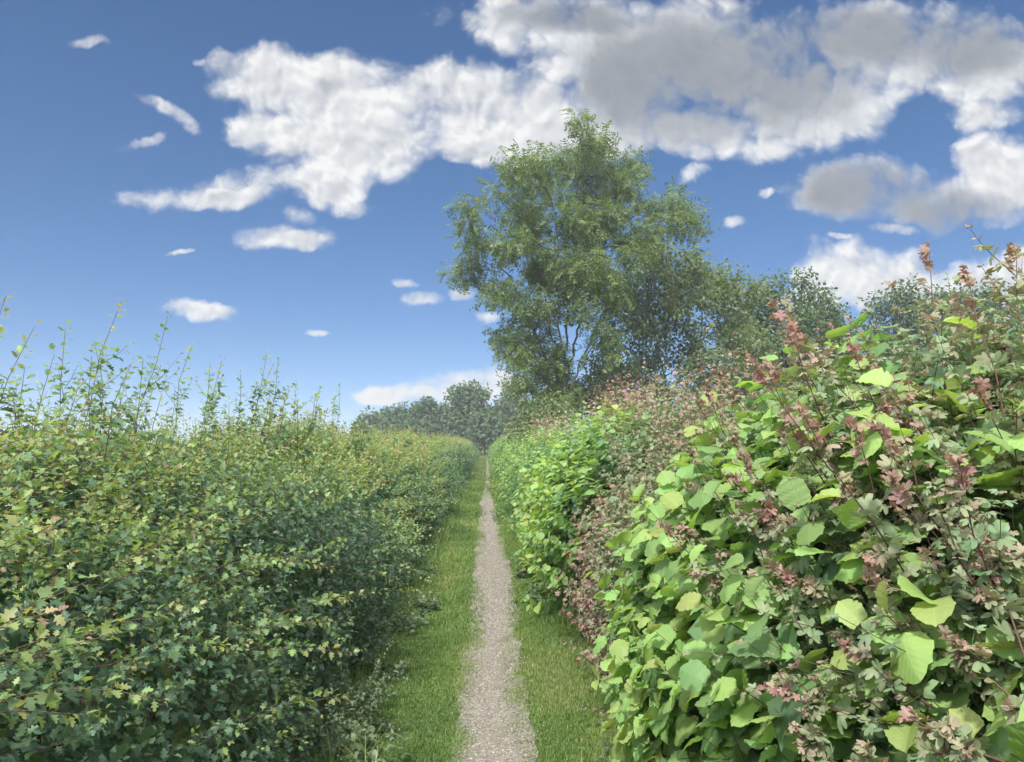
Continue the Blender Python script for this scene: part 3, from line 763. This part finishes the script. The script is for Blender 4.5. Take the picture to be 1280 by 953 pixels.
# loose stones on the path
def stone(seed):
    r = np.random.default_rng(seed)
    t = (1 + 5 ** .5) / 2
    V = nrm(np.array([(-1, t, 0), (1, t, 0), (-1, -t, 0), (1, -t, 0), (0, -1, t), (0, 1, t), (0, -1, -t), (0, 1, -t), (t, 0, -1), (t, 0, 1), (-t, 0, -1), (-t, 0, 1)], float))
    Fc = [(0, 11, 5), (0, 5, 1), (0, 1, 7), (0, 7, 10), (0, 10, 11), (1, 5, 9), (5, 11, 4), (11, 10, 2), (10, 7, 6), (7, 1, 8), (3, 9, 4), (3, 4, 2), (3, 2, 6), (3, 6, 8), (3, 8, 9), (4, 9, 5), (2, 4, 11), (6, 2, 10), (8, 6, 7), (9, 8, 1)]
    V = V * r.uniform(.7, 1.15, (12, 1)) * np.array([1, r.uniform(.65, 1), r.uniform(.4, .7)]) * .5
    return dict(V=V, F=[np.array(Fc)], UV=V[:, :2].copy())
ST = [stone(i) for i in range(6)]
sm, n = new_mat('pale_stone')
tint = n.n('ShaderNodeAttribute', attribute_name='tint').outputs['Fac']
pos = n.n('ShaderNodeTexCoord').outputs['Object']
c = n.ramp(tint, [(0, (.13, .118, .10)), (.5, (.23, .212, .182)), (.85, (.35, .33, .295)), (1, (.54, .52, .485))])
c = n.mix(n.math('MULTIPLY', n.noise(120, pos, 3), .4), c, (.2, .17, .13))
s = n.n('ShaderNodeBsdfPrincipled', {'Base Color': c, 'Roughness': .85, 'Specular IOR Level': .25})
n.n('ShaderNodeOutputMaterial', {0: s.outputs[0]})
g = Geo()
for cnt, y0, y1, s0, s1 in ((9000, 2.4, 6.5, .006, .017), (6000, 6.5, 14, .010, .022), (1600, 14, 24, .014, .03)):
    y = y0 + (y1 - y0) * rnd(cnt); off = gauss(cnt) * .36
    x = path_c(y) + np.clip(off, -1.25, 1.25) * path_w(y) * .62
    sz = s0 + (s1 - s0) * rnd(cnt) ** 3
    p = np.stack([x, y, .006 + sz * .10], -1); an = rnd(cnt) * 6.28
    scatter(g, ST, p, np.stack([np.cos(an), np.sin(an), gauss(cnt) * .1], -1), nrm(UP + gauss(cnt, 3) * .15), sz, np.clip(rnd(cnt) ** 1.3, 0, 1))
tag(g.build('gravel', sm, smooth=False), kind='stuff')
tag(bpy.data.objects['gravel'], 'loose pale gravel scattered along the narrow path', 'gravel')

# grass verges
def left_edge(y): return -(.82 + .05 * np.sin(y * 1.3))
def right_edge(y): return .74 + .05 * np.sin(y * 1.1 + 1) + np.where((y > 3.7) & (y < 6.3), .22, 0)
g = Geo()
def turf(cnt, y0, y1, L, wd, hem=False):
    y = y0 + (y1 - y0) * rnd(cnt); side = rnd(cnt) < .5
    c, w = path_c(y), path_w(y)
    u = rnd(cnt)
    inner = np.where(side, c - w * .5, c + w * .5); outer = np.where(side, left_edge(y), right_edge(y))
    if hem: u = 1 - .28 * u ** 1.5
    else: u = u ** .9
    x = inner + (outer - inner) * (u * 1.30 - .28)
    # worn turf thins out near the stones
    patch = wob(np.stack([x, y, 0 * x], -1), 5.5) + .7 * wob(np.stack([x, y, 0 * x], -1), 17)
    keep = (u > .20 - .10 * patch + .13 * gauss(cnt)) | (rnd(cnt) < .02)
    x, y, u = x[keep], y[keep], u[keep]; m = len(x)
    p = np.stack([x, y, np.zeros(m)], -1)
    az = rnd(m) * 6.28; ln = R.uniform(.1, .75, m)
    Y = nrm(UP + np.stack([np.cos(az) * ln, np.sin(az) * ln, 0 * az], -1)); Z = np.stack([np.cos(az), np.sin(az), -ln], -1)
    Lh = L * R.uniform(.5, 1.3, m) * (.45 + .75 * u) * (1 + .45 * wob(p, 2.6))
    t = np.clip(.44 + .24 * wob(p, 3.1) + gauss(m) * .16 + .35 * (rnd(m) > .94) + .25 * np.clip(.25 - u, 0, 1), 0, 1)
    scatter(g, BLADE, p, Y, Z, Lh, t, 0, wide=wd / np.maximum(Lh, .01) * R.uniform(.7, 1.3, m))
turf(240000, 2.2, 6.5, .048, .055)
turf(130000, 6.5, 14, .060, .085)
turf(60000, 14, 34, .085, .16)
turf(12000, 34, 70, .10, .25)
turf(9000, 2.2, 9, .19, .045, True)
turf(5000, 9, 26, .20, .09, True)
tag(g.build('grass', M_GRASS), 'short green grass on the verges between path and hedges', 'grass', kind='stuff')

# small plants on the verges
def weed(label, x, y, h, kind, group=None):
    o = thing('weed', label, 'plant', (x, y, 0), group); b = np.array([x, y, 0.])
    gs, gl = Geo(), Geo()
    m = {'cleavers': 26, 'nettle': 9, 'grass': 20, 'clover': 14}[kind]
    if kind == 'grass':
        p = b + gauss(m, 3) * .02; p[:, 2] = 0; az = rnd(m) * 6.28; ln = R.uniform(.2, .9, m)
        scatter(gl, BLADE, p, nrm(UP + np.stack([np.cos(az) * ln, np.sin(az) * ln, 0 * az], -1)), np.stack([np.cos(az), np.sin(az), -ln], -1), h * R.uniform(.6, 1.2, m), .4 + .6 * rnd(m), wide=np.full(m, .35))
        gl.build('blades', M_GRASS, o); return o
    ln = {'cleavers': .9, 'nettle': .22, 'clover': .9}[kind]
    d = nrm(UP + gauss(m, 3) * ln * np.array([1, 1, .2])); p = b + gauss(m, 3) * np.array([.07, .07, 0])
    K, Ts, sz = {'cleavers': (44, SIMPLE, .026), 'nettle': (14, OVAL, .055), 'clover': (8, OVAL, .022)}[kind]
    both = Geo()
    twigs(both, p, d, h * R.uniform(.5, 1.2, m), K, Ts, sz, np.full(m, .35), np.full(m, .85), opposite=kind == 'nettle', bend=(0, 0, -.1), stem_r=.0014, spread=1.1, smat=1, wiggle=.2)
    both.build('foliage', [M_WEED, M_WEED], o)
    return o
weed('pale silvery green straggling plant at the foot of the left hedge', -.80, 4.6, .44, 'cleavers')
weed('second pale straggling plant at the foot of the left hedge, nearer than the silvery one', -.83, 4.15, .40, 'cleavers')
WG = 'small leafy weeds in the verges'
for i in range(52):
    y = R.uniform(3.4, 10); left = R.random() < .45
    x = float(left_edge(y) + R.uniform(.0, .25)) if left else float(right_edge(y) - R.uniform(0, .28))
    k = ('nettle', 'grass', 'clover', 'grass')[i % 4]
    weed('small leafy weed growing in the verge grass by the hedge' if k != 'grass' else 'tuft of longer grass standing in the verge', x, y, {'nettle': .20, 'grass': .24, 'clover': .12}[k] * R.uniform(.7, 1.2), k, WG if k != 'grass' else 'longer grass tufts in the verges')

# ------------------------------------------------------------------ sky, sun
w = bpy.data.worlds.new('World'); scene.world = w; w.use_nodes = True
n = NT(w.node_tree)
SUN = np.array([-.30, -.80, 0]); SUN_EL = math.radians(52)
az = math.atan2(SUN[0], SUN[1])
sky = n.n('ShaderNodeTexSky', sky_type='NISHITA', sun_disc=False, sun_elevation=SUN_EL, sun_rotation=az, air_density=.75, dust_density=.0, ozone_density=1.6)
dirv = n.n('ShaderNodeTexCoord').outputs['Generated']
sp = n.n('ShaderNodeSeparateXYZ', {0: dirv})
n.t.links.new(n.vec('NORMALIZE', n.vec('ADD', dirv, (0, 0, .07))), sky.inputs['Vector'])
yy = n.math('MAXIMUM', n.math('ABSOLUTE', sp.outputs[1]), .12)
P0 = n.n('ShaderNodeCombineXYZ', {0: n.math('DIVIDE', sp.outputs[0], yy), 1: n.math('DIVIDE', sp.outputs[2], yy), 2: 0.0}).outputs[0]
S = 940.0
def P(x, y): return ((x - 608) / S, (552 - y) / S, 0)
warp = n.noise(7.0, P0, 5, .6, out=1)
W1 = n.vec('ADD', P0, n.vec('MULTIPLY', n.vec('SUBTRACT', warp, (.5, .5, .5)), (.085, .06, 0)))
def field(items, vec):
    cur = None
    for it in items:
        x, y, rx, ry = it[:4]; a = math.radians(it[4]) if len(it) > 4 else 0
        d = n.vec('SUBTRACT', vec, P(x, y))
        if a:
            d = n.n('ShaderNodeVectorRotate', {'Vector': d, 'Angle': -a}, rotation_type='Z_AXIS').outputs[0]
        m = n.vec('MULTIPLY', d, (S / rx, S / ry, 0))
        q = n.vec('DOT_PRODUCT', m, m)
        cur = q if cur is None else n.math('SMOOTH_MIN', cur, q, .35)
    return n.math('SUBTRACT', 1.0, cur)
# heaped clouds
CL = [(330, 90, 88, 50), (320, 145, 60, 34), (430, 105, 95, 58), (480, 165, 78, 52), (570, 120, 95, 60), (600, 175, 70, 30), (690, 135, 80, 60), (780, 110, 90, 80), (650, 10, 100, 50, -8), (790, 20, 130, 60),
      (900, 60, 180, 105), (900, 150, 120, 40), (1010, 110, 120, 85), (970, 165, 60, 34), (1090, 120, 55, 50), (1160, 30, 180, 72), (1270, 50, 90, 80), (1265, 125, 50, 26), (640, 150, 90, 55), (400, 155, 110, 56), (455, 185, 80, 42), (405, 222, 58, 38), (280, 240, 66, 18, 6), (365, 296, 48, 17), (740, 60, 90, 60), (520, 100, 60, 44),
      (1100, 216, 96, 46), (1060, 240, 70, 30), (1160, 238, 90, 34), (1215, 238, 90, 36), (1285, 205, 60, 66),
      (1062, 342, 74, 52), (1128, 350, 80, 48), (1195, 366, 90, 42), (1268, 346, 70, 44), (1320, 330, 60, 44), (1025, 375, 54, 34), (250, 392, 44, 16, -10),
      (480, 492, 40, 14), (592, 482, 60, 30), (640, 482, 34, 20)]
# thin wisps
WS = [(215, 242, 100, 16, 3), (290, 225, 60, 20, 8), (345, 215, 60, 24), (395, 220, 60, 36), (430, 246, 40, 20), (360, 294, 60, 20), (365, 266, 28, 14), (205, 140, 50, 12, -26), (172, 178, 34, 8, 14), (103, 40, 24, 9), (497, 354, 24, 8), (523, 373, 34, 10, 4), (578, 367, 20, 11),
      (872, 205, 24, 12, 25), (926, 270, 16, 10), (968, 238, 18, 8), (545, 492, 44, 9), (1138, 276, 36, 9), (395, 415, 18, 5), (225, 318, 24, 4), (610, 398, 20, 10), (800, 330, 22, 10), (1070, 290, 26, 6), (240, 70, 14, 6)]
fbm = n.noise(7.0, P0, 8, .58)
fine = n.noise(30.0, W1, 5, .62)
vor = n.n('ShaderNodeTexVoronoi', {'Vector': W1, 'Scale': 15.0, 'Detail': 2.0, 'Roughness': .55, 'Lacunarity': 2.4, 'Smoothness': .55}, feature='SMOOTH_F1').outputs['Distance']
vorS = n.n('ShaderNodeTexVoronoi', {'Vector': n.vec('ADD', W1, (-.007, .012, 0)), 'Scale': 15.0, 'Detail': 2.0, 'Roughness': .55, 'Lacunarity': 2.4, 'Smoothness': .55}, feature='SMOOTH_F1').outputs['Distance']
puff = n.math('SUBTRACT', 1.04, vor)
f = n.math('MAXIMUM', field(CL, W1), -1.6)
raw = n.math('ADD', n.math('MULTIPLY', f, .85), n.math('ADD', n.math('MULTIPLY', n.math('SUBTRACT', fbm, .5), 1.35), n.math('ADD', n.math('MULTIPLY', puff, .75), n.math('MULTIPLY', n.math('SUBTRACT', fine, .5), .45))))
dens = n.n('ShaderNodeMapRange', {'Value': raw, 'From Min': .02, 'From Max': .82, 'To Min': 0, 'To Max': 1}, interpolation_type='SMOOTHSTEP').outputs[0]
f2 = n.math('MAXIMUM', field(WS, W1), -1.6)
raw2 = n.math('ADD', n.math('MULTIPLY', f2, .50), n.math('ADD', n.math('MULTIPLY', n.math('SUBTRACT', fbm, .5), 1.2), n.math('MULTIPLY', n.math('SUBTRACT', fine, .5), 1.2)))
dens2 = n.n('ShaderNodeMapRange', {'Value': raw2, 'From Min': -.05, 'From Max': .75, 'To Min': 0, 'To Max': 1}, interpolation_type='SMOOTHSTEP').outputs[0]
dens = n.math('MAXIMUM', dens, n.math('MULTIPLY', dens2, .95))
dens = n.math('MULTIPLY', dens, n.n('ShaderNodeMapRange', {'Value': sp.outputs[2], 'From Min': 0, 'From Max': .02}).outputs[0])
# thick parts seen from below are grey
GR = [(870, 75, 130, 90), (970, 60, 150, 80), (1080, 20, 220, 46), (1250, 30, 90, 46), (1100, 230, 110, 44), (1200, 250, 90, 26), (790, 80, 70, 60), (720, 0, 90, 26)]
gf = n.math('MAXIMUM', field(GR, W1), -1.5)
shade = n.n('ShaderNodeMapRange', {'Value': n.math('ADD', gf, n.math('MULTIPLY', n.math('SUBTRACT', fbm, .5), 1.0)), 'From Min': -.95, 'From Max': 1.0}, interpolation_type='SMOOTHSTEP').outputs[0]
relief = n.math('ADD', n.math('MULTIPLY', n.math('SUBTRACT', vorS, vor), .6), n.math('MULTIPLY', n.math('SUBTRACT', fbm, .5), .50))
relief = n.math('MULTIPLY', relief, n.math('SUBTRACT', 1.0, n.math('MULTIPLY', shade, .72)))
core = n.n('ShaderNodeMapRange', {'Value': raw, 'From Min': .4, 'From Max': 1.3, 'To Min': 0, 'To Max': .20}).outputs[0]
lit = n.math('SUBTRACT', n.math('SUBTRACT', n.math('ADD', .95, relief), core), n.math('MULTIPLY', shade, .58), clamp=True)
ccol = n.ramp(lit, [(0, (.22, .245, .28)), (.35, (.38, .405, .44)), (.68, (.63, .655, .69)), (.88, (.82, .83, .84)), (1, (.97, .97, .96))])
low = n.n('ShaderNodeMapRange', {'Value': sp.outputs[2], 'From Min': .03, 'From Max': .14, 'To Min': 1, 'To Max': 0}).outputs[0]
ccol = n.mix(n.math('MULTIPLY', low, .6), ccol, (.90, .86, .78))
skc = n.n('ShaderNodeHueSaturation', {'Hue': .5015, 'Saturation': 1.22, 'Value': 1.0, 'Color': sky.outputs[0]}).outputs[0]
bg1 = n.n('ShaderNodeBackground', {'Color': skc, 'Strength': SKY})
# unseen cloud added overhead and behind as fill light, brighter than the visible cloud
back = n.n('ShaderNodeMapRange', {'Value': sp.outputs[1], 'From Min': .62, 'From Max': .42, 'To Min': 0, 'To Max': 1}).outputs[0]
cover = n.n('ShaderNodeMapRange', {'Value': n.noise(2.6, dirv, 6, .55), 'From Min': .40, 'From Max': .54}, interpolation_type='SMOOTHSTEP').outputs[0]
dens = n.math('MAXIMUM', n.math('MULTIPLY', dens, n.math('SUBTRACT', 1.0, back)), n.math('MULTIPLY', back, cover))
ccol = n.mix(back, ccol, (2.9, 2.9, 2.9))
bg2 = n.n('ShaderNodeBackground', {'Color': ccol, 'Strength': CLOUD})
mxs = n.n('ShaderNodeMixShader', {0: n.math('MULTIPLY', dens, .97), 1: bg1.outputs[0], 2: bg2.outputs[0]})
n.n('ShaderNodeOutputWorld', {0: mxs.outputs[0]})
w.cycles.sampling_method = 'NONE'

sd = bpy.data.lights.new('sun', 'SUN'); sd.energy = SUN_E; sd.angle = math.radians(4); sd.color = (1, .965, .91)
so = bpy.data.objects.new('sun', sd); COL.objects.link(so)
dv = Vector((SUN[0], SUN[1], 0)).normalized() * math.cos(SUN_EL) + Vector((0, 0, math.sin(SUN_EL)))
so.rotation_euler = dv.to_track_quat('Z', 'Y').to_euler(); so.location = (0, 0, 30)

# ------------------------------------------------------------------ the air
if HAZE > 0:
    hm = bpy.data.materials.new('air'); hm.use_nodes = True; n = NT(hm.node_tree)
    v = n.n('ShaderNodeVolumePrincipled', {'Color': (.86, .92, 1, 1), 'Density': HAZE, 'Anisotropy': .2})
    n.t.links.new(v.outputs[0], n.n('ShaderNodeOutputMaterial').inputs['Volume'])
    g = Geo()
    V = [(x, y, z) for z in (-1, 19) for y in (-110, 820) for x in (-420, 420)]
    g.add(V, [np.array([(0, 2, 3, 1), (4, 5, 7, 6), (0, 1, 5, 4), (2, 6, 7, 3), (0, 4, 6, 2), (1, 3, 7, 5)])])
    tag(g.build('haze', hm, smooth=False), kind='stuff')

# ------------------------------------------------------------------ render settings
vs = scene.view_settings
vs.view_transform = 'Standard'; vs.look = 'None'; vs.gamma = 1; vs.use_curve_mapping = False; vs.exposure = EXPOSURE
scene.render.engine = 'CYCLES'
cy = scene.cycles
cy.use_denoising = True
cy.max_bounces = 8; cy.diffuse_bounces = 5; cy.glossy_bounces = 2; cy.transmission_bounces = 4; cy.transparent_max_bounces = 8; cy.volume_bounces = 0
cy.caustics_reflective = False; cy.caustics_refractive = False
